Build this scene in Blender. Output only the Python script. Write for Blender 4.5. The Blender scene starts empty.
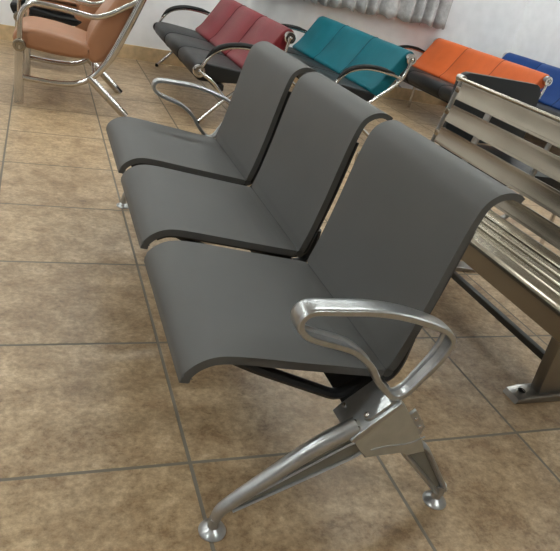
import bpy, bmesh, math, random
from mathutils import Vector, Matrix
random.seed(7)
SC = bpy.context.scene
COL = SC.collection

# ------------------------------------------------------------------ camera
cam_d = bpy.data.cameras.new('camera')
cam = bpy.data.objects.new('camera', cam_d); COL.objects.link(cam)
cam_d.sensor_width = 36.0
cam_d.lens = 619.1 / 560 * 36.0
cam_d.clip_start = 0.02
R_ = ((0.92775851, -0.31463527, 0.20067084),
      (0.0224476, -0.48970527, -0.87159902),
      (0.37250536, 0.81313799, -0.44726543))
rt, dn, fw = (Vector(r) for r in R_)
m = Matrix.Identity(4)
for i in range(3):
    m[i][0] = rt[i]; m[i][1] = -dn[i]; m[i][2] = -fw[i]
m.translation = Vector((-0.364249, -1.059150, 1.102441))
cam.matrix_world = m
SC.camera = cam

# ------------------------------------------------------------------ world, exposure
w = bpy.data.worlds.new('world'); SC.world = w; w.use_nodes = True
w.node_tree.nodes['Background'].inputs[0].default_value = (0.9, 0.95, 1, 1)
w.node_tree.nodes['Background'].inputs[1].default_value = 0.3
SC.view_settings.view_transform = 'Standard'
SC.view_settings.look = 'None'
SC.view_settings.gamma = 1
SC.view_settings.exposure = 1.0

# ------------------------------------------------------------------ materials
def mat(name, col, rough=0.5, metal=0.0, noise=0.0, nscale=20.0, bump=0.0, bscale=200.0, coat=0.0, aniso=None, spec=0.5, stretch=(1, 1, 1)):
    m = bpy.data.materials.new(name); m.use_nodes = True
    nt = m.node_tree; b = nt.nodes['Principled BSDF']
    b.inputs['Base Color'].default_value = (*col, 1)
    b.inputs['Roughness'].default_value = rough
    b.inputs['Metallic'].default_value = metal
    b.inputs['Coat Weight'].default_value = coat
    b.inputs['Specular IOR Level'].default_value = spec
    tc = nt.nodes.new('ShaderNodeTexCoord')
    mp = nt.nodes.new('ShaderNodeMapping'); mp.inputs['Scale'].default_value = stretch
    nt.links.new(tc.outputs['Object'], mp.inputs['Vector'])
    n = nt.nodes.new('ShaderNodeTexNoise'); n.inputs['Scale'].default_value = nscale; n.inputs['Detail'].default_value = 5
    nt.links.new(mp.outputs[0], n.inputs['Vector'])
    r = nt.nodes.new('ShaderNodeValToRGB')
    k = noise
    r.color_ramp.elements[0].position = 0.3; r.color_ramp.elements[1].position = 0.7
    r.color_ramp.elements[0].color = tuple(c * (1 - k) for c in col) + (1,)
    r.color_ramp.elements[1].color = tuple(min(1, c * (1 + k)) for c in col) + (1,)
    nt.links.new(n.outputs['Fac'], r.inputs['Fac'])
    nt.links.new(r.outputs['Color'], b.inputs['Base Color'])
    if bump:
        n2 = nt.nodes.new('ShaderNodeTexNoise'); n2.inputs['Scale'].default_value = bscale; n2.inputs['Detail'].default_value = 4
        nt.links.new(mp.outputs[0], n2.inputs['Vector'])
        bp = nt.nodes.new('ShaderNodeBump'); bp.inputs['Strength'].default_value = bump; bp.inputs['Distance'].default_value = 0.002
        nt.links.new(n2.outputs['Fac'], bp.inputs['Height']); nt.links.new(bp.outputs[0], b.inputs['Normal'])
    return m

def floor_mat():
    m = bpy.data.materials.new('beige_floor_tile'); m.use_nodes = True
    nt = m.node_tree; L = nt.links.new; N = nt.nodes.new
    b = nt.nodes['Principled BSDF']
    tc = N('ShaderNodeTexCoord')
    def brick(ms, c1, c2, mo, smooth=0.0):
        k = N('ShaderNodeTexBrick'); k.offset = 0; k.squash = 1
        k.inputs['Scale'].default_value = 1
        k.inputs['Brick Width'].default_value = 0.5; k.inputs['Row Height'].default_value = 0.5
        k.inputs['Mortar Size'].default_value = ms; k.inputs['Mortar Smooth'].default_value = smooth
        k.inputs['Color1'].default_value = c1; k.inputs['Color2'].default_value = c2; k.inputs['Mortar'].default_value = mo
        L(tc.outputs['Object'], k.inputs['Vector']); return k
    tile = brick(0.0, (0, 0, 0, 1), (1, 1, 1, 1), (0.5, 0.5, 0.5, 1))
    # each tile samples its own piece of the stone print
    sc = N('ShaderNodeVectorMath'); sc.operation = 'SCALE'; sc.inputs['Scale'].default_value = 7.0
    L(tile.outputs['Color'], sc.inputs[0])
    ad = N('ShaderNodeVectorMath'); ad.operation = 'ADD'
    L(tc.outputs['Object'], ad.inputs[0]); L(sc.outputs[0], ad.inputs[1])
    st = N('ShaderNodeMapping'); st.inputs['Scale'].default_value = (1.0, 1.1, 1)
    L(ad.outputs[0], st.inputs['Vector'])
    n1 = N('ShaderNodeTexNoise'); n1.inputs['Scale'].default_value = 10.0; n1.inputs['Detail'].default_value = 12; n1.inputs['Roughness'].default_value = 0.80; n1.inputs['Distortion'].default_value = 0.25
    L(st.outputs[0], n1.inputs['Vector'])
    r1 = N('ShaderNodeValToRGB'); e = r1.color_ramp.elements
    e[0].position = 0.28; e[0].color = (0.21, 0.125, 0.062, 1)
    e[1].position = 0.72; e[1].color = (0.70, 0.56, 0.39, 1)
    for p, c in ((0.40, (0.33, 0.215, 0.118, 1)), (0.5, (0.455, 0.325, 0.195, 1)), (0.6, (0.57, 0.42, 0.265, 1))):
        x = r1.color_ramp.elements.new(p); x.color = c
    L(n1.outputs['Fac'], r1.inputs['Fac'])
    n2 = N('ShaderNodeTexNoise'); n2.inputs['Scale'].default_value = 60; n2.inputs['Detail'].default_value = 6; n2.inputs['Roughness'].default_value = 0.7
    L(st.outputs[0], n2.inputs['Vector'])
    r2 = N('ShaderNodeValToRGB'); r2.color_ramp.elements[0].position = 0.33; r2.color_ramp.elements[0].color = (0.50, 0.47, 0.43, 1)
    r2.color_ramp.elements[1].position = 0.6; r2.color_ramp.elements[1].color = (1.08, 1.08, 1.08, 1)
    L(n2.outputs['Fac'], r2.inputs['Fac'])
    mu = N('ShaderNodeMix'); mu.data_type = 'RGBA'; mu.blend_type = 'MULTIPLY'; mu.inputs[0].default_value = 0.75
    L(r1.outputs[0], mu.inputs[6]); L(r2.outputs[0], mu.inputs[7])
    # tile to tile tone
    r3 = N('ShaderNodeValToRGB'); r3.color_ramp.elements[0].color = (0.86, 0.84, 0.82, 1); r3.color_ramp.elements[1].color = (1.08, 1.08, 1.06, 1)
    L(tile.outputs['Color'], r3.inputs['Fac'])
    mv = N('ShaderNodeMix'); mv.data_type = 'RGBA'; mv.blend_type = 'MULTIPLY'; mv.inputs[0].default_value = 1
    L(mu.outputs[2], mv.inputs[6]); L(r3.outputs[0], mv.inputs[7])
    g = brick(0.0052, (0, 0, 0, 1), (0, 0, 0, 1), (1, 1, 1, 1), 0.3)
    mg = N('ShaderNodeMix'); mg.data_type = 'RGBA'; mg.inputs[7].default_value = (0.19, 0.165, 0.13, 1)
    L(g.outputs['Fac'], mg.inputs[0]); L(mv.outputs[2], mg.inputs[6])
    L(mg.outputs[2], b.inputs['Base Color'])
    rr = N('ShaderNodeMapRange'); rr.inputs['To Min'].default_value = 0.30; rr.inputs['To Max'].default_value = 0.46
    L(n2.outputs['Fac'], rr.inputs['Value'])
    mr = N('ShaderNodeMix'); mr.inputs[3].default_value = 0.8
    L(g.outputs['Fac'], mr.inputs[0]); L(rr.outputs[0], mr.inputs[2]); L(mr.outputs[0], b.inputs['Roughness'])
    hb = N('ShaderNodeMath'); hb.operation = 'MULTIPLY_ADD'; hb.inputs[1].default_value = -1.0
    nh = N('ShaderNodeMath'); nh.operation = 'MULTIPLY'; nh.inputs[1].default_value = 0.25
    L(n2.outputs['Fac'], nh.inputs[0]); L(g.outputs['Fac'], hb.inputs[0]); L(nh.outputs[0], hb.inputs[2])
    bp = N('ShaderNodeBump'); bp.inputs['Strength'].default_value = 0.5; bp.inputs['Distance'].default_value = 0.003
    L(hb.outputs[0], bp.inputs['Height']); L(bp.outputs[0], b.inputs['Normal'])
    return m

def curtain_mat():
    m = bpy.data.materials.new('grey_lace_curtain'); m.use_nodes = True
    nt = m.node_tree; L = nt.links.new; N = nt.nodes.new
    b = nt.nodes['Principled BSDF']; b.inputs['Roughness'].default_value = 0.7
    tc = N('ShaderNodeTexCoord'); n = N('ShaderNodeTexNoise'); n.inputs['Scale'].default_value = 14; n.inputs['Detail'].default_value = 6; n.inputs['Roughness'].default_value = 0.75
    L(tc.outputs['Object'], n.inputs['Vector'])
    r = N('ShaderNodeValToRGB'); r.color_ramp.elements[0].position = 0.38; r.color_ramp.elements[0].color = (0.40, 0.40, 0.41, 1)
    r.color_ramp.elements[1].position = 0.62; r.color_ramp.elements[1].color = (0.56, 0.56, 0.57, 1)
    L(n.outputs['Fac'], r.inputs['Fac']); L(r.outputs[0], b.inputs['Base Color'])
    return m

M = dict(
    floor=floor_mat(), curtain=curtain_mat(),
    wall=mat('white_plaster', (0.86, 0.86, 0.88), 0.75, noise=0.04, nscale=9, bump=0.3, bscale=18),
    ceiling=mat('ceiling_paint', (0.75, 0.75, 0.74), 0.9, noise=0.02),
    skirting=mat('beige_skirting_tile', (0.60, 0.44, 0.26), 0.4, noise=0.18, nscale=14, bump=0.2, bscale=60),
    shell=mat('dark_grey_pu', (0.094, 0.094, 0.092), 0.58, noise=0.035, nscale=6, bump=0.10, bscale=500, spec=0.5),
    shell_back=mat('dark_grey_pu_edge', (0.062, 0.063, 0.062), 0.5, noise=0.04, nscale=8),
    black=mat('black_powder_coat', (0.012, 0.012, 0.013), 0.4, noise=0.1),
    cast=mat('brushed_cast_aluminium', (0.45, 0.46, 0.47), 0.30, 0.9, noise=0.08, nscale=60, bump=0.05, bscale=400),
    castflat=mat('satin_grey_casting', (0.46, 0.46, 0.42), 0.35, 0.6, noise=0.05, nscale=40),
    chrome=mat('chrome_tube', (0.62, 0.61, 0.60), 0.08, 1.0, noise=0.03, nscale=10),
    steel=mat('polished_stainless', (0.34, 0.305, 0.25), 0.26, 1.0, noise=0.10, nscale=5),
    steeldark=mat('stainless_frame', (0.30, 0.29, 0.275), 0.28, 1.0, noise=0.08, nscale=8),
    leather=mat('black_vinyl', (0.010, 0.011, 0.012), 0.45, spec=0.35, noise=0.1, nscale=8, bump=0.25, bscale=350),
    tan=mat('tan_vinyl', (0.37, 0.172, 0.088), 0.42, noise=0.05, nscale=10, bump=0.15, bscale=400),
    red=mat('dark_red_vinyl', (0.185, 0.015, 0.022), 0.42, spec=0.3, noise=0.06, nscale=10, bump=0.25, bscale=350),
    teal=mat('teal_vinyl', (0.002, 0.125, 0.165), 0.45, spec=0.25, noise=0.06, nscale=10, bump=0.2, bscale=350),
    orange=mat('orange_vinyl', (0.62, 0.125, 0.032), 0.42, spec=0.3, noise=0.05, nscale=10, bump=0.2, bscale=350),
    blue=mat('blue_vinyl', (0.006, 0.045, 0.20), 0.45, spec=0.25, noise=0.06, nscale=10, bump=0.2, bscale=350),
    darkbar=mat('dark_grey_bar', (0.05, 0.05, 0.047), 0.4, 0.3, noise=0.1),
    web=mat('dark_casting_recess', (0.22, 0.22, 0.20), 0.45, 0.5, noise=0.05),
    panel=mat('charcoal_panel', (0.026, 0.029, 0.032), 0.5, spec=0.4, noise=0.05),
    glass=mat('added_dark_glass', (0.01, 0.012, 0.015), 0.05),
    wood=mat('brown_added_door', (0.10, 0.05, 0.025), 0.4, noise=0.3, nscale=6, stretch=(8, 8, .6)),
    rubber=mat('black_rubber', (0.010, 0.010, 0.010), 0.55, spec=0.25, noise=0.05),
)
for _n, _c in (('red', (0.07, 0.006, 0.009)), ('teal', (0.001, 0.04, 0.055)), ('orange', (0.26, 0.045, 0.012)), ('blue', (0.003, 0.018, 0.08))):  # darkened cushion colours, standing in for the shade inside the seams
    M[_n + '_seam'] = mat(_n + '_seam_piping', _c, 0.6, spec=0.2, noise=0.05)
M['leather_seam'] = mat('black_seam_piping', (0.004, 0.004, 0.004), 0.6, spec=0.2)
em = bpy.data.materials.new('ceiling_lamp_diffuser'); em.use_nodes = True
_b = em.node_tree.nodes['Principled BSDF']
_b.inputs['Base Color'].default_value = (0.9, 0.9, 0.9, 1)
_b.inputs['Emission Color'].default_value = (0.94, 1.0, 0.965, 1)
_b.inputs['Emission Strength'].default_value = 15.5
M['lamp'] = em

# ------------------------------------------------------------------ helpers
def obj(name, bm, material, parent=None, smooth=True, angle=40):
    bmesh.ops.recalc_face_normals(bm, faces=bm.faces)
    me = bpy.data.meshes.new(name); bm.to_mesh(me); bm.free()
    me.materials.append(material)
    o = bpy.data.objects.new(name, me); COL.objects.link(o)
    if smooth:
        me.polygons.foreach_set('use_smooth', [True] * len(me.polygons))
        me.set_sharp_from_angle(angle=math.radians(angle))
    if parent: o.parent = parent
    return o
def thing(name, label, cat, loc=(0, 0, 0), group=None):
    o = bpy.data.objects.new(name, None); COL.objects.link(o); o.location = loc
    o.empty_display_size = 0.1
    return tag(o, label, cat, group)
def tag(o, label, cat, group=None):
    o['label'] = label; o['category'] = cat
    if group: o['group'] = group
    return o
def struct(name, bm, material, label=None):
    o = obj(name, bm, material, smooth=False); o['kind'] = 'structure'
    if label: o['label'] = label
    return o
def box(bm, a, b, bev=0.0, seg=2):
    r = bmesh.ops.create_cube(bm, size=1)
    vs = r['verts']
    for v in vs:
        v.co = Vector([(a[i] + b[i]) / 2 + v.co[i] * abs(b[i] - a[i]) for i in range(3)])
    if bev:
        es = {e for v in vs for e in v.link_edges}
        bmesh.ops.bevel(bm, geom=list(es), offset=bev, segments=seg, affect='EDGES', profile=0.5)
    return bm
def catmull(pts, n=8, closed=False):
    P = [Vector(p) for p in pts]; out = []
    N_ = len(P); rng = range(N_) if closed else range(N_ - 1)
    for i in rng:
        p0 = P[(i - 1) % N_] if (closed or i > 0) else P[0] * 2 - P[1]
        p1 = P[i]; p2 = P[(i + 1) % N_]
        p3 = P[(i + 2) % N_] if (closed or i + 2 < N_) else P[-1] * 2 - P[-2]
        for k in range(n):
            t = k / n
            out.append(0.5 * ((2 * p1) + (p2 - p0) * t + (2 * p0 - 5 * p1 + 4 * p2 - p3) * t * t + (3 * p1 - p0 - 3 * p2 + p3) * t ** 3))
    if not closed: out.append(P[-1].copy())
    return out
def fillet(pts, rad, n=6):
    """polyline with its inner corners rounded; rad is a number or one per point"""
    P = [Vector(p) for p in pts]; out = [P[0]]
    for i in range(1, len(P) - 1):
        r = rad[i] if isinstance(rad, (list, tuple)) else rad
        a = (P[i - 1] - P[i]); b = (P[i + 1] - P[i])
        d = min(r, a.length * 0.48, b.length * 0.48)
        s = P[i] + a.normalized() * d; e = P[i] + b.normalized() * d
        for k in range(n + 1):
            t = k / n; out.append(s * (1 - t) ** 2 + P[i] * 2 * t * (1 - t) + e * t * t)
    out.append(P[-1]); return out
def tube(bm, path, r, seg=12, closed=False, caps=True, side=(0, 1, 0), flat=1.0):
    """sweep a round (or oval) section; r number or list"""
    P = [Vector(p) for p in path]; n = len(P); rings = []
    up = None
    for i, p in enumerate(P):
        if closed: t = (P[(i + 1) % n] - P[i - 1]).normalized()
        else: t = (P[min(i + 1, n - 1)] - P[max(i - 1, 0)]).normalized()
        if up is None:
            s = Vector(side)
            if abs(s.dot(t)) > 0.9: s = Vector((1, 0, 0)) if abs(t.x) < 0.9 else Vector((0, 0, 1))
            up = (s - t * s.dot(t)).normalized()
        else: up = (up - t * up.dot(t)).normalized()
        bn = t.cross(up)
        rr = r[i] if isinstance(r, (list, tuple)) else r
        rings.append([bm.verts.new(p + up * (rr * flat * math.cos(2 * math.pi * k / seg)) + bn * (rr * math.sin(2 * math.pi * k / seg))) for k in range(seg)])
    for i in range(n if closed else n - 1):
        a, b = rings[i], rings[(i + 1) % n]
        for k in range(seg):
            bm.faces.new((a[k], a[(k + 1) % seg], b[(k + 1) % seg], b[k]))
    if caps and not closed:
        bm.faces.new(rings[0]); bm.faces.new(rings[-1][::-1])
    return bm
def lathe(bm, prof, center, axis='Z', seg=24):
    """prof = [(radius, height)...]; axis of revolution"""
    rings = []
    c = Vector(center)
    for r, h in prof:
        ring = []
        for k in range(seg):
            a = 2 * math.pi * k / seg
            if axis == 'Z': d = Vector((r * math.cos(a), r * math.sin(a), h))
            elif axis == 'Y': d = Vector((r * math.cos(a), h, r * math.sin(a)))
            else: d = Vector((h, r * math.cos(a), r * math.sin(a)))
            ring.append(bm.verts.new(c + d))
        rings.append(ring)
    for a, b in zip(rings, rings[1:]):
        for k in range(seg): bm.faces.new((a[k], a[(k + 1) % seg], b[(k + 1) % seg], b[k]))
    bm.faces.new(rings[0]); bm.faces.new(rings[-1])
    return bm
def prism(bm, poly, y0, y1, bev=0.0, seg=2):
    """poly = [(x,z)...] extruded along y"""
    a = [bm.verts.new((x, y0, z)) for x, z in poly]; b = [bm.verts.new((x, y1, z)) for x, z in poly]
    n = len(poly)
    fa = bm.faces.new(a); fb = bm.faces.new(b[::-1])
    for i in range(n): bm.faces.new((a[i], a[(i + 1) % n], b[(i + 1) % n], b[i]))
    if bev:
        es = list(fa.edges) + list(fb.edges)
        bmesh.ops.bevel(bm, geom=es, offset=bev, segments=seg, affect='EDGES', profile=0.5)
    return bm
def offset_poly(pts, d):
    """inset a closed xz polygon (list of Vector2-ish) by d along its vertex normals (assumes counter-clockwise)"""
    n = len(pts); out = []
    for i in range(n):
        p0, p1, p2 = Vector(pts[i - 1]), Vector(pts[i]), Vector(pts[(i + 1) % n])
        e1 = (p1 - p0).normalized(); e2 = (p2 - p1).normalized()
        nrm = Vector((-(e1 + e2).y, (e1 + e2).x))
        nrm = nrm.normalized() if nrm.length > 1e-6 else Vector((0, 0))
        out.append(p1 + nrm * d)
    return out
def area(p): return sum(p[i - 1][0] * p[i][1] - p[i][0] * p[i - 1][1] for i in range(len(p))) / 2
def pillow(bm, prof, y0, y1, rnd=0.02, steps=5, ry0=None, ry1=None):
    """closed xz outline lofted along y with softly rounded ends (an upholstered cushion)"""
    pr = [Vector(p[:2]) for p in prof]
    if area(pr) < 0: pr.reverse()
    ry0 = ry0 or rnd; ry1 = ry1 or rnd
    A = [math.pi / 2 * k / steps for k in range(steps + 1)]
    st = [(y0 + ry0 * (1 - math.cos(a)), rnd * (1 - math.sin(a))) for a in A]
    st += [((y0 + y1) / 2, -rnd * 0.15)]
    st += [(y1 - ry1 * (1 - math.cos(a)), rnd * (1 - math.sin(a))) for a in reversed(A)]
    rings = []
    for y, d in st:
        rings.append([bm.verts.new((p.x, y, p.y)) for p in offset_poly(pr, d)])
    n = len(pr)
    for a, b in zip(rings, rings[1:]):
        for k in range(n): bm.faces.new((a[k], a[(k + 1) % n], b[(k + 1) % n], b[k]))
    bm.faces.new(rings[0]); bm.faces.new(rings[-1])
    return bm
def v2(pts): return [(p.x, p.z) for p in pts]
def X(pts, y=0): return [(x, y, z) for x, z in pts]
def thicken(line, t0, t1=None):
    """open xz polyline (top surface) -> closed outline, thickness grows down/right of travel"""
    t1 = t1 or t0; n = len(line); under = []
    for i, p in enumerate(line):
        a = Vector(line[max(i - 1, 0)]); b = Vector(line[min(i + 1, n - 1)])
        t = (b - a).normalized(); nr = Vector((t.y, -t.x))
        under.append(Vector(p) + nr * (t0 + (t1 - t0) * i / (n - 1)))
    return [tuple(p) for p in line] + [tuple(p) for p in reversed(under)]

# ------------------------------------------------------------------ room shell
XL, XR, YN, YF, H = -3.2, 4.62, -4.2, 5.08, 2.9
struct('floor', box(bmesh.new(), (XL - .1, YN - .1, -0.1), (XR + .1, YF + .1, 0)), M['floor'])
struct('ceiling', box(bmesh.new(), (XL - .1, YN - .1, H), (XR + .1, YF + .1, H + .1)), M['ceiling'])
struct('wall_back', box(bmesh.new(), (XL - .1, YF, 0), (XR + .1, YF + .1, H)), M['wall'])
struct('wall_right', box(bmesh.new(), (XR, YN, 0), (XR + .1, YF, H)), M['wall'])
struct('wall_left', box(bmesh.new(), (XL - .1, YN, 0), (XL, YF, H)), M['wall'])
struct('wall_front', box(bmesh.new(), (XL - .1, YN - .1, 0), (XR + .1, YN, H)), M['wall'])
struct('baseboard_back', box(bmesh.new(), (XL, YF - .012, 0), (XR, YF, .125), .003), M['skirting'])
struct('baseboard_right', box(bmesh.new(), (XR - .012, YN, 0), (XR, YF - .012, .125), .003), M['skirting'])
struct('baseboard_left', box(bmesh.new(), (XL, YN, 0), (XL + .012, YF - .012, .125), .003), M['skirting'])
struct('baseboard_front', box(bmesh.new(), (XL + .012, YN, 0), (XR - .012, YN + .012, .125), .003), M['skirting'])

# added dark windows and doorway behind and beside the camera, for chrome reflections
def added_opening(nm, axis, pos, a, b, z0, z1, glassy=True):
    def P3(u, d, z): return (u, d, z) if axis == 'y' else (d, u, z)
    d0, d1 = pos
    bm = bmesh.new(); f = .06
    lo, hi = min(d0, d1), max(d0, d1)
    for (u0, u1, w0, w1) in ((a, b, z1 - f, z1), (a, b, z0, z0 + f), (a, a + f, z0 + f, z1 - f), (b - f, b, z0 + f, z1 - f), ((a + b) / 2 - .02, (a + b) / 2 + .02, z0 + f, z1 - f)):
        box(bm, P3(u0, lo, w0), P3(u1, hi, w1), .004)
    fr = obj(nm, bm, M['ceiling'] if glassy else M['wood'], smooth=False); fr['kind'] = 'structure'
    m_ = (lo + hi) / 2
    bm = bmesh.new(); box(bm, P3(a + f, m_ - .008, z0 + f), P3(b - f, m_ + .008, z1 - f))
    obj('pane' if glassy else 'added_door_panel', bm, M['glass'] if glassy else M['wood'], fr, smooth=False)
added_opening('added_window_1', 'y', (YN, YN + .05), -2.4, -.4, .9, 2.2)
added_opening('added_window_2', 'y', (YN, YN + .05), 1.0, 3.0, .9, 2.2)
added_opening('added_window_3', 'x', (XL, XL + .05), -1.6, .4, .9, 2.2)
added_opening('added_window_4', 'x', (XR - .05, XR), -1.6, .6, .9, 2.2)
added_opening('added_door_1', 'x', (XL, XL + .05), 1.6, 2.9, 0, 2.1, False)

# unseen ceiling lamps, with more added near the back wall to brighten it
for (lx, ly) in ((-2.3, -1.6), (1.2, -1.8), (-2.3, 0.6), (-2.1, 2.4), (1.4, 1.4), (3.7, 0.6), (-1.2, 4.1), (0.5, 4.1), (2.2, 4.1), (3.8, 4.1)):
    t = thing('unseen_ceiling_lamp', 'unseen long white fluorescent ceiling lamp', 'lamp', (lx, ly, H - .002), 'ceiling lamps')
    obj('housing', box(bmesh.new(), (-.62, -.11, -.045), (.62, .11, 0), .006), M['ceiling'], t)
    obj('diffuser', box(bmesh.new(), (-.60, -.09, -.062), (.60, .09, -.046), .006), M['lamp'], t)

# ------------------------------------------------------------------ grey three-seat bench
SEC = [(u, -v) for u, v in [(-.92, -1), (-.72, -1), (-.62, -.8), (-.52, -.1), (.52, -.1), (.62, -.8), (.72, -1), (.92, -1), (1, -.8), (1, .55), (.93, .8), (.6, .98), (0, 1.08), (-.6, .98), (-.93, .8), (-1, .55), (-1, -.8)]]
def grey_bench():
    Y0, Y1 = -0.2, 1.55
    t = thing('waiting_bench', 'dark grey three-seat waiting bench with silver loop armrests, nearest the camera', 'bench', (0.3, 0.675, 0))
    def P(o):                       # children keep their world shape
        o.location = -t.location; return o
    # shell outline (top surface), front lip -> crease -> curled top
    seat = v2(catmull(X([(-.098, .356), (-.093, .378), (-.071, .401), (-.035, .416), (.02, .415), (.14, .398), (.27, .380), (.354, .369)]), 5))
    back = v2(catmull(X([(.356, .370), (.379, .45), (.401, .55), (.420, .65), (.434, .715), (.450, .762), (.475, .785), (.503, .793), (.526, .790), (.543, .782)]), 5))
    lo = v2(catmull(X([(.356, .348), (.374, .352), (.388, .372), (.402, .45), (.420, .55), (.438, .64)]), 4))
    for k in range(3):
        yc = .675 + (k - 1) * .5655; hw = .250
        bm = bmesh.new()
        prism(bm, thicken(seat, .019), yc - hw, yc + hw, .005, 3)
        s = P(obj('seat', bm, M['shell'], t))
        bm = bmesh.new()
        prism(bm, thicken(back, .020, .013), yc - hw, yc + hw, .005, 3)
        P(obj('backrest', bm, M['shell'], t))
        bm = bmesh.new(); tube(bm, [(.366, yc - hw + .006, .358), (.366, yc + hw - .006, .358)], .0125, 10)
        P(obj('seam_bar', bm, M['shell_back'], t))
        # black edge frame under the shell
        for sy in (-1, 1):
            bm = bmesh.new(); y = yc + sy * (hw - .024)
            path = fillet(X([(-.055, .378), (-.03, .390), (.02, .389), (.14, .371), (.345, .342), (.388, .348), (.412, .44), (.437, .55), (.453, .64), (.464, .70)], y), .03, 4)
            tube(bm, path, .007, 8)
            P(obj('edge_frame', bm, M['black'], t))
        for sy in (-1, 1):          # V shaped carriers from the beam to the shell
            bm = bmesh.new(); y = yc + sy * .20
            tube(bm, fillet(X([(.0, .385), (.07, .350), (.285, .262), (.33, .30), (.402, .31), (.420, .35), (.425, .42)], y), .03, 4), .012, 8, flat=1.3)
            P(obj('seat_carrier', bm, M['black'], t))
        P(obj('cross_bar', box(bmesh.new(), (.05, yc - .20, .352), (.075, yc + .20, .372), .003), M['black'], t))
    # beam
    bm = bmesh.new(); prism(bm, [(.287, .262), (.353, .330), (.395, .290), (.329, .222)], Y0 + .018, Y1 - .018, .003)
    P(obj('beam', bm, M['black'], t))
    for Y, sg in ((Y0, -1), (Y1, 1)):        # sg: outward side
        leg = bmesh.new()
        # front leg: round tapering spine
        sp = catmull(X([(.010, .036), (.016, .060), (.045, .090), (.12, .155), (.20, .222), (.282, .272)], Y), 6)
        n = len(sp); tube(leg, sp, [.0120 + .0085 * min(1, i / (n - 1) * 1.15) for i in range(n)], 16, flat=.95)
        # lower flange and the web joining it to the spine
        tube(leg, fillet(X([(.042, .060), (.290, .182), (.322, .205), (.300, .232), (.276, .226), (.085, .105)], Y), .014, 5), .0055, 8, flat=1.8)
        # hub
        hub = [(.268, .262), (.290, .225), (.318, .190), (.352, .199), (.408, .201), (.420, .184), (.472, .192), (.462, .215), (.430, .26), (.398, .300), (.372, .335), (.358, .343)]
                # rear leg: two rims and a sunk panel
        tube(leg, fillet(X([(.568, .040), (.419, .190), (.448, .208), (.480, .196), (.590, .046)], Y), .02, 5), .0075, 10, flat=2.0)
        tube(leg, X([(.578, .058), (.580, .030)], Y), .0145, 14)
        L = P(obj('leg', leg, M['cast'], t)); L['label'] = 'cast aluminium leg'
        bm = bmesh.new(); prism(bm, [(.424, .190), (.480, .195), (.586, .042), (.568, .032)], Y - .006, Y + .006, .001)
        obj('rear_web', bm, M['web'], L)
        bm = bmesh.new(); prism(bm, [(.050, .068), (.30, .186), (.325, .20), (.318, .235), (.262, .258), (.10, .135)], Y - .004, Y + .004, .001)
        obj('front_web', bm, M['web'], L)
        bm = bmesh.new(); prism(bm, hub, Y - .017, Y + .017, .004, 3)
        obj('hub', bm, M['castflat'], L)
        # casting rib on hub
        bm = bmesh.new()
        for sy in (sg,):
            tube(bm, fillet(X([(.325, .214), (.36, .222), (.42, .222), (.455, .24)], Y + sy * .0172), .02, 4), .0016, 6)
        c = obj('rib', bm, M['cast'], L)
        for fx in (.008, .579):
            bm = bmesh.new()
            lathe(bm, [(.0295, 0), (.0305, .003), (.0285, .0065), (.018, .0125), (.0125, .016), (.0115, .022), (.0115, .040)], (fx, Y, 0))
            obj('foot', bm, M['cast'], L)
        # clamp plate lying on the tilted beam, reaching inwards from the hub, with its bolts
        ya, yb = sorted((Y + sg * .023, Y - sg * .075))
        bm = bmesh.new()
        prism(bm, [(.262, .252), (.276, .268), (.355, .347), (.362, .340), (.290, .262), (.272, .243)], ya, yb, .002)
        B = P(obj('clamp_plate', bm, M['cast'], t))
        def on_plate(x, y, prof, nm, parent, m_):
            bm = bmesh.new(); lathe(bm, prof, (0, 0, 0), 'Z', 14)
            bmesh.ops.transform(bm, matrix=Matrix.Translation((x, y, .268 + (x - .276))) @ Matrix.Rotation(math.radians(-45), 4, 'Y'), verts=bm.verts)
            return obj(nm, bm, m_, parent)
        for off in (.012, -.010, -.064):
            on_plate(.281, Y + sg * off, [(.006, -.002), (.006, .002), (.005, .004), (.002, .005)], 'bolt', B, M['chrome'])
        bm = bmesh.new()            # small tab behind the hub
        prism(bm, [(.400, .300), (.412, .312), (.452, .262), (.448, .240), (.436, .244)], Y + sg * .002 , Y + sg * .006 + sg * .004, .001)
        obj('rear_tab', bm, M['cast'], B)
        for bx, bz in ((.418, .288), (.436, .264)):
            bm = bmesh.new(); lathe(bm, [(.005, .010 * sg), (.005, .012 * sg), (.002, .014 * sg)], (bx, Y, bz), 'Y', 10)
            obj('bolt', bm, M['chrome'], B)
        # armrest loop: wide flat band
        loop = [(.343, .352), (.318, .368), (.288, .400), (.263, .434), (.235, .459), (.203, .479), (.165, .492), (.130, .502), (.100, .515), (.083, .535), (.086, .556), (.106, .567), (.160, .567), (.235, .565), (.312, .552), (.388, .529), (.416, .514), (.431, .490), (.419, .445), (.393, .400), (.368, .362)]
        cl = catmull(X(loop, Y), 5, True)
        bm = bmesh.new(); n = len(cl); rings = []
        for i, p in enumerate(cl):
            tt = (cl[(i + 1) % n] - cl[i - 1]).normalized(); nr = Vector((tt.z, 0, -tt.x))
            top = max(0, min(1, (p.z - .36) / .16))
            hw = .016 + .007 * top; ht = .0068
            sec = []
            for u, v in SEC: sec.append(bm.verts.new(p + Vector((0, u * hw, 0)) + nr * (v * ht)))
            rings.append(sec)
        for i in range(n):
            a, b = rings[i], rings[(i + 1) % n]
            for k in range(len(SEC)): bm.faces.new((a[k], a[(k + 1) % len(SEC)], b[(k + 1) % len(SEC)], b[k]))
        # foot of the armrest, a rounded tongue lying on the clamp plate
        poly = [(.062, -.015), (.062, .015)]
        poly += [(-.015 * math.sin(math.pi * k / 10), .015 * math.cos(math.pi * k / 10)) for k in range(11)]
        tb = bmesh.new()
        lo_ = [tb.verts.new((px_, py_, .0)) for px_, py_ in poly]; hi_ = [tb.verts.new((px_ * .97, py_ * .9, .007)) for px_, py_ in poly]
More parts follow.
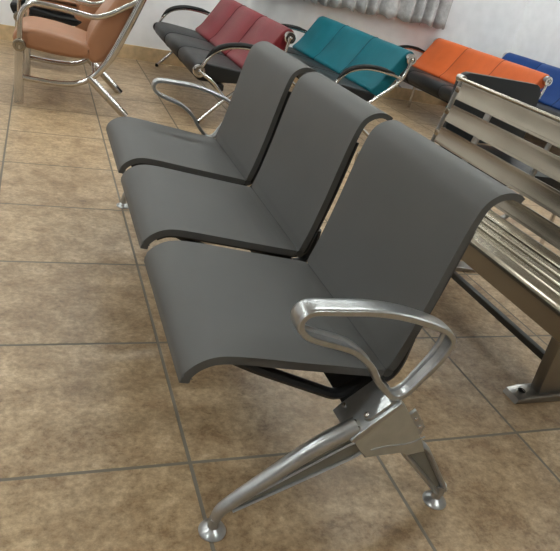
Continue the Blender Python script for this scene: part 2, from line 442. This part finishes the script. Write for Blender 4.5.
        tb.faces.new(lo_); tb.faces.new(hi_[::-1])
        for k in range(len(poly)): tb.faces.new((lo_[k], lo_[(k + 1) % len(poly)], hi_[(k + 1) % len(poly)], hi_[k]))
        bmesh.ops.transform(tb, matrix=Matrix.Translation((.306, Y, .2985)) @ Matrix.Rotation(math.radians(-45), 4, 'Y'), verts=tb.verts)
        tm = bpy.data.meshes.new('tmp'); tb.to_mesh(tm); tb.free(); bm.from_mesh(tm); bpy.data.meshes.remove(tm)
        A = P(obj('armrest', bm, M['cast'], t)); A['label'] = 'silver loop armrest'
        on_plate(.303, Y, [(.007, .004), (.007, .009), (.005, .0115), (.002, .0125)], 'bolt', A, M['chrome'])
    return t
grey_bench()

# ------------------------------------------------------------------ cushioned benches with chrome tube frames
def sofa_bench(x0, y0, color, label, n=3, seg_w=.582, middle_leg=False):
    """x0: front feet line, y0: near side; seats face -x"""
    t = thing('waiting_bench', label, 'bench', (x0, y0, 0), 'cushioned benches by the back wall')
    Ln = n * seg_w
    seat = v2(catmull(X([(-.065, .335), (-.055, .375), (-.015, .395), (.06, .395), (.18, .385), (.33, .365), (.345, .335), (.30, .300), (.15, .285), (.0, .278), (-.045, .295)]), 4, True))
    back = v2(catmull(X([(.30, .385), (.35, .44), (.415, .54), (.470, .628), (.503, .675), (.535, .697), (.565, .695), (.588, .670), (.585, .635), (.55, .585), (.495, .50), (.44, .415), (.39, .355), (.33, .355)]), 4, True))
    for k in range(n):
        a = k * seg_w; b = a + seg_w
        obj('seat_cushion', pillow(bmesh.new(), seat, a - .0005, b + .0005, .013, 5, .013 if k == 0 else .004, .013 if k == n - 1 else .004), M['leather'], t)
        c = obj('back_cushion', pillow(bmesh.new(), back, a - .0005, b + .0005, .013, 5, .013 if k == 0 else .004, .013 if k == n - 1 else .004), M[color], t)
    for k in range(1, n):  # dark tubes laid in the cushion joints as painted seam shade
        for pr, mk, nm in ((seat, 'leather_seam', 'seat_seam_shade'), (back, color + '_seam', 'back_seam_shade')):
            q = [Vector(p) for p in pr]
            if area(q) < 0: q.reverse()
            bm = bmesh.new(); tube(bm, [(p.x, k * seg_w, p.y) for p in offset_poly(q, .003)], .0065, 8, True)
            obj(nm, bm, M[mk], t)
    bm = bmesh.new(); box(bm, (.10, -.02, .235), (.15, Ln + .02, .275), .004)
    obj('beam', bm, M['black'], t)
    for y, sg in ((-.035, -1), (Ln + .035, 1)):
        bm = bmesh.new()
        # from the back roll down and forward to the front foot
        tube(bm, catmull(X([(.540, .650), (.525, .545), (.470, .455), (.370, .365), (.26, .27), (.13, .15), (.0, .012)], y), 5), .013, 12)
        # from the seat roll to the rear foot
        f = obj('side_frame', bm, M['chrome'], t)
        bm = bmesh.new(); tube(bm, catmull(X([(-.035, .345), (.07, .285), (.16, .195), (.30, .10), (.44, .012)], y), 5), .013, 12)
        obj('leg', bm, M['chrome'], t)
        bm = bmesh.new()
        arm = catmull(X([(-.035, .345), (.008, .430), (.075, .495), (.18, .530), (.30, .535), (.42, .522), (.52, .505)], y), 5)
        tube(bm, arm, .011, 12)
        obj('armrest_tube', bm, M['chrome'], f)
        bm = bmesh.new()
        tube(bm, [p + Vector((-.002, 0, .016)) for p in arm[4:27]], [.004 + .012 * min(1, i / 4, (22 - i) / 4) for i in range(23)], 10, flat=1.5)
        obj('armrest_pad', bm, M['rubber'], f)
        for cx, cz, r in ((-.035, .345, .040), (.545, .648, .040)):
            h = [(r, .028), (r, -.004), (r * .85, -.010), (r * .55, -.010), (r * .5, -.004), (.012, -.004), (.010, -.016), (.004, -.02)]
            bm = bmesh.new(); lathe(bm, [(q, hh * (1 if sg < 0 else -1)) for q, hh in h], (cx, y, cz), 'Y', 20)
            obj('end_disc', bm, M['chrome'], f)
        for cx in (0.0, .44):
            bm = bmesh.new(); lathe(bm, [(.015, 0), (.016, .012), (.014, .026)], (cx, y, 0), 'Z', 12)
            obj('foot_cap', bm, M['rubber'], f)
    if middle_leg:
        bm = bmesh.new(); tube(bm, [(.20, 1.40, .29), (.20, 1.40, .0)], .014, 12)
        obj('support_leg', bm, M['chrome'], t)
    return t
sofa_bench(.665, 3.11, 'red', 'cushioned bench with dark red backrests and black seats, chrome tube arms')
sofa_bench(1.625, 3.11, 'teal', 'cushioned bench with teal backrests, between the red and the orange bench')
sofa_bench(3.09, 3.30, 'orange', 'cushioned bench with orange backrests and black seats, chrome tube arms', middle_leg=True)
sofa_bench(3.96, 3.20, 'blue', 'cushioned bench with blue backrests, in the corner behind the orange bench')

# ------------------------------------------------------------------ tan armchairs
def armchair(x0, y0, label, under=False, w=.62):
    t = thing('armchair', label, 'armchair', (x0, y0, 0), 'tan armchairs')
    t.rotation_euler.z = -.05
    seat = v2(catmull(X([(-.045, .375), (-.02, .418), (.04, .438), (.16, .434), (.30, .415), (.405, .39), (.415, .36), (.40, .315), (.25, .305), (.08, .318), (-.02, .335)]), 4, True))
    lo = .015
    if under: seat = [(x, z * .6 + .272) for x, z in seat]
    obj('seat_cushion', pillow(bmesh.new(), seat, .035, w - .035, .03), M['tan'], t)
    back = v2(catmull(X([(.385, .35), (.385, .42), (.42, .51), (.475, .60), (.53, .69), (.57, .79), (.61, .86), (.66, .87), (.70, .84), (.70, .79), (.655, .68), (.61, .55), (.56, .44), (.50, .33), (.44, .295), (.40, .305)]), 4, True))
    obj('back_cushion', pillow(bmesh.new(), back, .035, w - .035, .03), M['tan'], t)
    if under:
        bm = bmesh.new(); pl = [(-.06, .425), (-.05, .365), (.0, .35), (.34, .335), (.42, .35), (.43, .39), (.25, .40), (.05, .43)]
        pillow(bm, v2(catmull(X(pl), 4, True)), .03, w - .03, .02)
        obj('seat_base', bm, M['leather'], t)
    for y, sg in ((0, -1), (w, 1)):
        bm = bmesh.new()
        # front leg, arm and upper back tube
        arm = fillet(X([(0, .30), (0, .52), (.05, .590), (.20, .588), (.42, .566), (.50, .60), (.66, .705)], y), [0, .10, .06, .08, .06, .05, 0], 7)
        tube(bm, arm, .0165, 14)
        # lower rail sweeping up into the back post
        rail = catmull(X([(.0, .160), (.10, .152), (.23, .150), (.34, .168), (.43, .225), (.50, .315), (.55, .41), (.61, .55), (.67, .70), (.72, .84)], y), 5)
        f = obj('arm_tube', bm, M['chrome'], t)
        bm = bmesh.new(); tube(bm, X([(0, 0), (0, .345)], y), .028, 16); obj('front_leg', bm, M['chrome'], t)
        bm = bmesh.new(); nr = len(rail); tube(bm, rail, [.017 + .009 * max(0, min(1, (i / nr - .35) * 4)) for i in range(nr)], 14); obj('lower_rail', bm, M['chrome'], t)
        bm = bmesh.new(); tube(bm, X([(.40, .215), (.64, .0)], y), .025, 14); obj('rear_leg', bm, M['chrome'], t)
        bm = bmesh.new()
        s = 1 if sg < 0 else -1
        lathe(bm, [(.036, .0 * s), (.038, -.022 * s), (.034, -.030 * s), (.022, -.031 * s), (.020, -.027 * s), (.006, -.027 * s)], (.0, y, .345), 'Y', 22)
        obj('end_disc', bm, M['steel'], f)
    for cx, cz in ((.43, .225), (.64, .66)):
        bm = bmesh.new(); tube(bm, [(cx, 0, cz), (cx, w, cz)], .011, 10)
        obj('cross_tube', bm, M['chrome'], t)
    return t
armchair(-.460, 3.08, 'tan armchair with chrome tube frame, the nearer of the two tan armchairs')
armchair(-.49, 4.15, 'tan armchair with black seat base, behind the nearer tan armchair', True)

# ------------------------------------------------------------------ stainless slatted bench
def steel_bench():
    ya, yb = -.10, 1.345
    t = thing('slatted_bench', 'polished stainless steel slatted bench behind the grey bench', 'bench', (1.2, .62, 0))
    def P(o): o.location = -t.location; return o
    # back slats, broad and gently curved in section
    def bx(z): return 1.378 - (.80 - z) * .19
    for z0, z1 in ((.715, .788), (.615, .688), (.515, .588), (.425, .488)):
        prof = v2(catmull(X([(bx(z0) - .004, z0), (bx((z0 + z1) / 2) + .0005, (z0 + z1) / 2), (bx(z1) - .002, z1)]), 6))
        bm = bmesh.new(); prism(bm, thicken(prof, .007), ya, yb - .035, .0015)
        P(obj('back_slat', bm, M['steel'], t))
    bm = bmesh.new(); tube(bm, [(bx(.797), ya, .797), (bx(.797), yb, .797)], .008, 12)
    P(obj('top_rail', bm, M['steel'], t))
    # seat slats
    edges = [(.972, 1.020), (1.040, 1.078), (1.098, 1.136), (1.156, 1.194), (1.214, 1.290)]
    for i, (a, b) in enumerate(edges):
        zz = .424 - (a - .972) * .03
        bm = bmesh.new()
        if i == 0:
            ln = v2(fillet(X([(.968, .345), (.968, .424), (1.026, .424)]), .02, 6)); ln = [(x, z) for x, z in ln]
            prism(bm, thicken(ln, .008), ya, yb, .0015)
        else:
            ln = v2(catmull(X([(a, zz - .012), (a + .005, zz - .002), ((a + b) / 2, zz - .001), (b - .005, zz - .002), (b, zz - .012)]), 5))
            prism(bm, thicken(ln, .005), ya, yb - .006, .0015)
        P(obj('seat_slat', bm, M['steel'], t))
    P(obj('gap_shade_sheet', box(bmesh.new(), (.975, ya + .004, .388), (1.285, yb - .01, .394), .001), M['darkbar'], t))  # dark sheet added under the slats to shade the gaps
    # end and middle frames carrying slats
    for y in (ya + .02, (ya + yb) / 2 + .08, yb + .006):
        bm = bmesh.new()
        end = y > 1.3
        xo = .020
        tube(bm, fillet(X([(.985, .400), (1.26, .390), (1.328, .42), (bx(.79) + xo, .80)], y), .04, 5), .011 if end else .010, 12)
        P(obj('slat_frame', bm, M['steeldark'], t))
        if end:
            for zc in (.752, .652, .552, .456):
                bm = bmesh.new(); box(bm, (bx(zc) + .004, y - .045, zc - .014), (bx(zc) + .02, y, zc + .014), .003)
                P(obj('slat_clamp', bm, M['steel'], t))
            bm = bmesh.new(); tube(bm, [(bx(.79) + .012, y - .02, .797), (bx(.79) + .012, y + .022, .797)], .016, 14)
            P(obj('end_cap', bm, M['steeldark'], t))
    # flat back supports seen between the slats
    for y in (1.08, .36):
        bm = bmesh.new()
        prism(bm, [(bx(.40) + .012, .40), (bx(.79) + .012, .79), (bx(.79) + .022, .79), (bx(.40) + .022, .40)], y - .018, y + .018, .002)
        P(obj('back_support', bm, M['steeldark'], t))
    for y in (.155, 1.06):
        bm = bmesh.new()
        prism(bm, [(1.185, .022), (1.330, .022), (1.300, .385), (1.168, .385)], y - .022, y + .022, .004)
        L = P(obj('leg', bm, M['steeldark'], t))
        bm = bmesh.new()
        poly = [(1.090, 0), (1.600, 0), (1.600, .016), (1.40, .028), (1.14, .028), (1.098, .018)]
        prism(bm, poly, y - .036, y + .036, .006)
        obj('foot_plate', bm, M['steeldark'], L)
        bm = bmesh.new(); lathe(bm, [(.013, .0275), (.013, .029), (.010, .029), (.009, .0275)], (1.132, y, 0), 'Z', 16)
        obj('bolt_hole', bm, M['rubber'], L)
    bm = bmesh.new(); box(bm, (1.255, .15, .085), (1.280, 1.06, .11), .003)
    P(obj('stretcher', bm, M['darkbar'], t))
    return t
steel_bench()

# ------------------------------------------------------------------ black chair behind it
def black_chair():
    t = thing('visitor_chair', 'black chair seen through the slats of the stainless steel bench', 'chair', (1.84, 1.36, 0))
    def P(o): o.location = -t.location; return o
    bm = bmesh.new()
    xs0, xs1 = 1.55, 2.055
    # backrest: rounded panel, facing -y
    def rr(x0, x1, z0, z1, r, n=6):
        out = []
        for cx, cz, a0 in ((x1 - r, z0 + r, -90), (x1 - r, z1 - r, 0), (x0 + r, z1 - r, 90), (x0 + r, z0 + r, 180)):
            for k in range(n + 1):
                a = math.radians(a0 + 90 * k / n); out.append((cx + r * math.cos(a), cz + r * math.sin(a)))
        return out
    prism(bm, rr(xs0, xs1,   .47, .80, .04), 1.575, 1.615, .01, 3)
    P(obj('backrest', bm, M['panel'], t))
    bm = bmesh.new()
    prism(bm, rr(xs0, xs1, 0, .46, .05), 0, .055, .014, 3)
    for v in bm.verts: v.co = Vector((v.co.x, 1.12 + v.co.z, .405 + v.co.y))
    P(obj('seat', bm, M['leather'], t))
    bm = bmesh.new()
    for x in (xs0 + .03, xs1 - .03):
        tube(bm, fillet([(x, 1.15, 0.0), (x, 1.15, .39), (x, 1.60, .39), (x, 1.63, .72)], .05, 6), .011, 12)
        tube(bm, [(x, 1.56, .385), (x, 1.66, 0.0)], .011, 12)
    tube(bm, [(xs0 + .03, 1.16, .385), (xs1 - .03, 1.16, .385)], .010, 10)
    tube(bm, [(xs0 + .03, 1.56, .385), (xs1 - .03, 1.56, .385)], .010, 10)
    P(obj('frame', bm, M['chrome'], t))
    return t
black_chair()

# ------------------------------------------------------------------ curtain
def curtain(x0, x1, label):
    bm = bmesh.new(); n = 420; zs = [.795 + (2.44 - .795) * (k / 24) for k in range(25)]
    cols = []
    for i in range(n + 1):
        u = i / n; x = x0 + (x1 - x0) * u
        ph = x * 42 + 1.6 * math.sin(x * 5.3) + .8 * math.sin(x * 11.7)
        col = []
        for j, z in enumerate(zs):
            amp = .044 + .012 * (1 - j / 24)
            y = YF - .105 + amp * math.sin(ph + .25 * math.sin(z * 3)) + .010 * math.sin(ph * 2.3)
            zz = z + (.012 * math.sin(x * 31 * 2) if j == 0 else 0)
            col.append(bm.verts.new((x, y, zz)))
        cols.append(col)
    for a, b in zip(cols, cols[1:]):
        for j in range(24): bm.faces.new((a[j], b[j], b[j + 1], a[j + 1]))
    me = obj('curtain', bm, M['curtain'], angle=180)
    sd = me.modifiers.new('thickness', 'SOLIDIFY'); sd.thickness = .002
    return tag(me, label, 'curtain')
curtain(1.45, 3.64, 'grey patterned curtain hanging on the white wall above the benches')
bm = bmesh.new(); tube(bm, [(1.3, YF - .085, 2.465), (3.85, YF - .085, 2.465)], .014, 12)
for x in (1.35, 3.8): tube(bm, [(x, YF, 2.465), (x, YF - .085, 2.465)], .010, 10)
tag(obj('curtain_rod', bm, M['steeldark']), 'metal rod carrying the grey curtain', 'curtain rod')
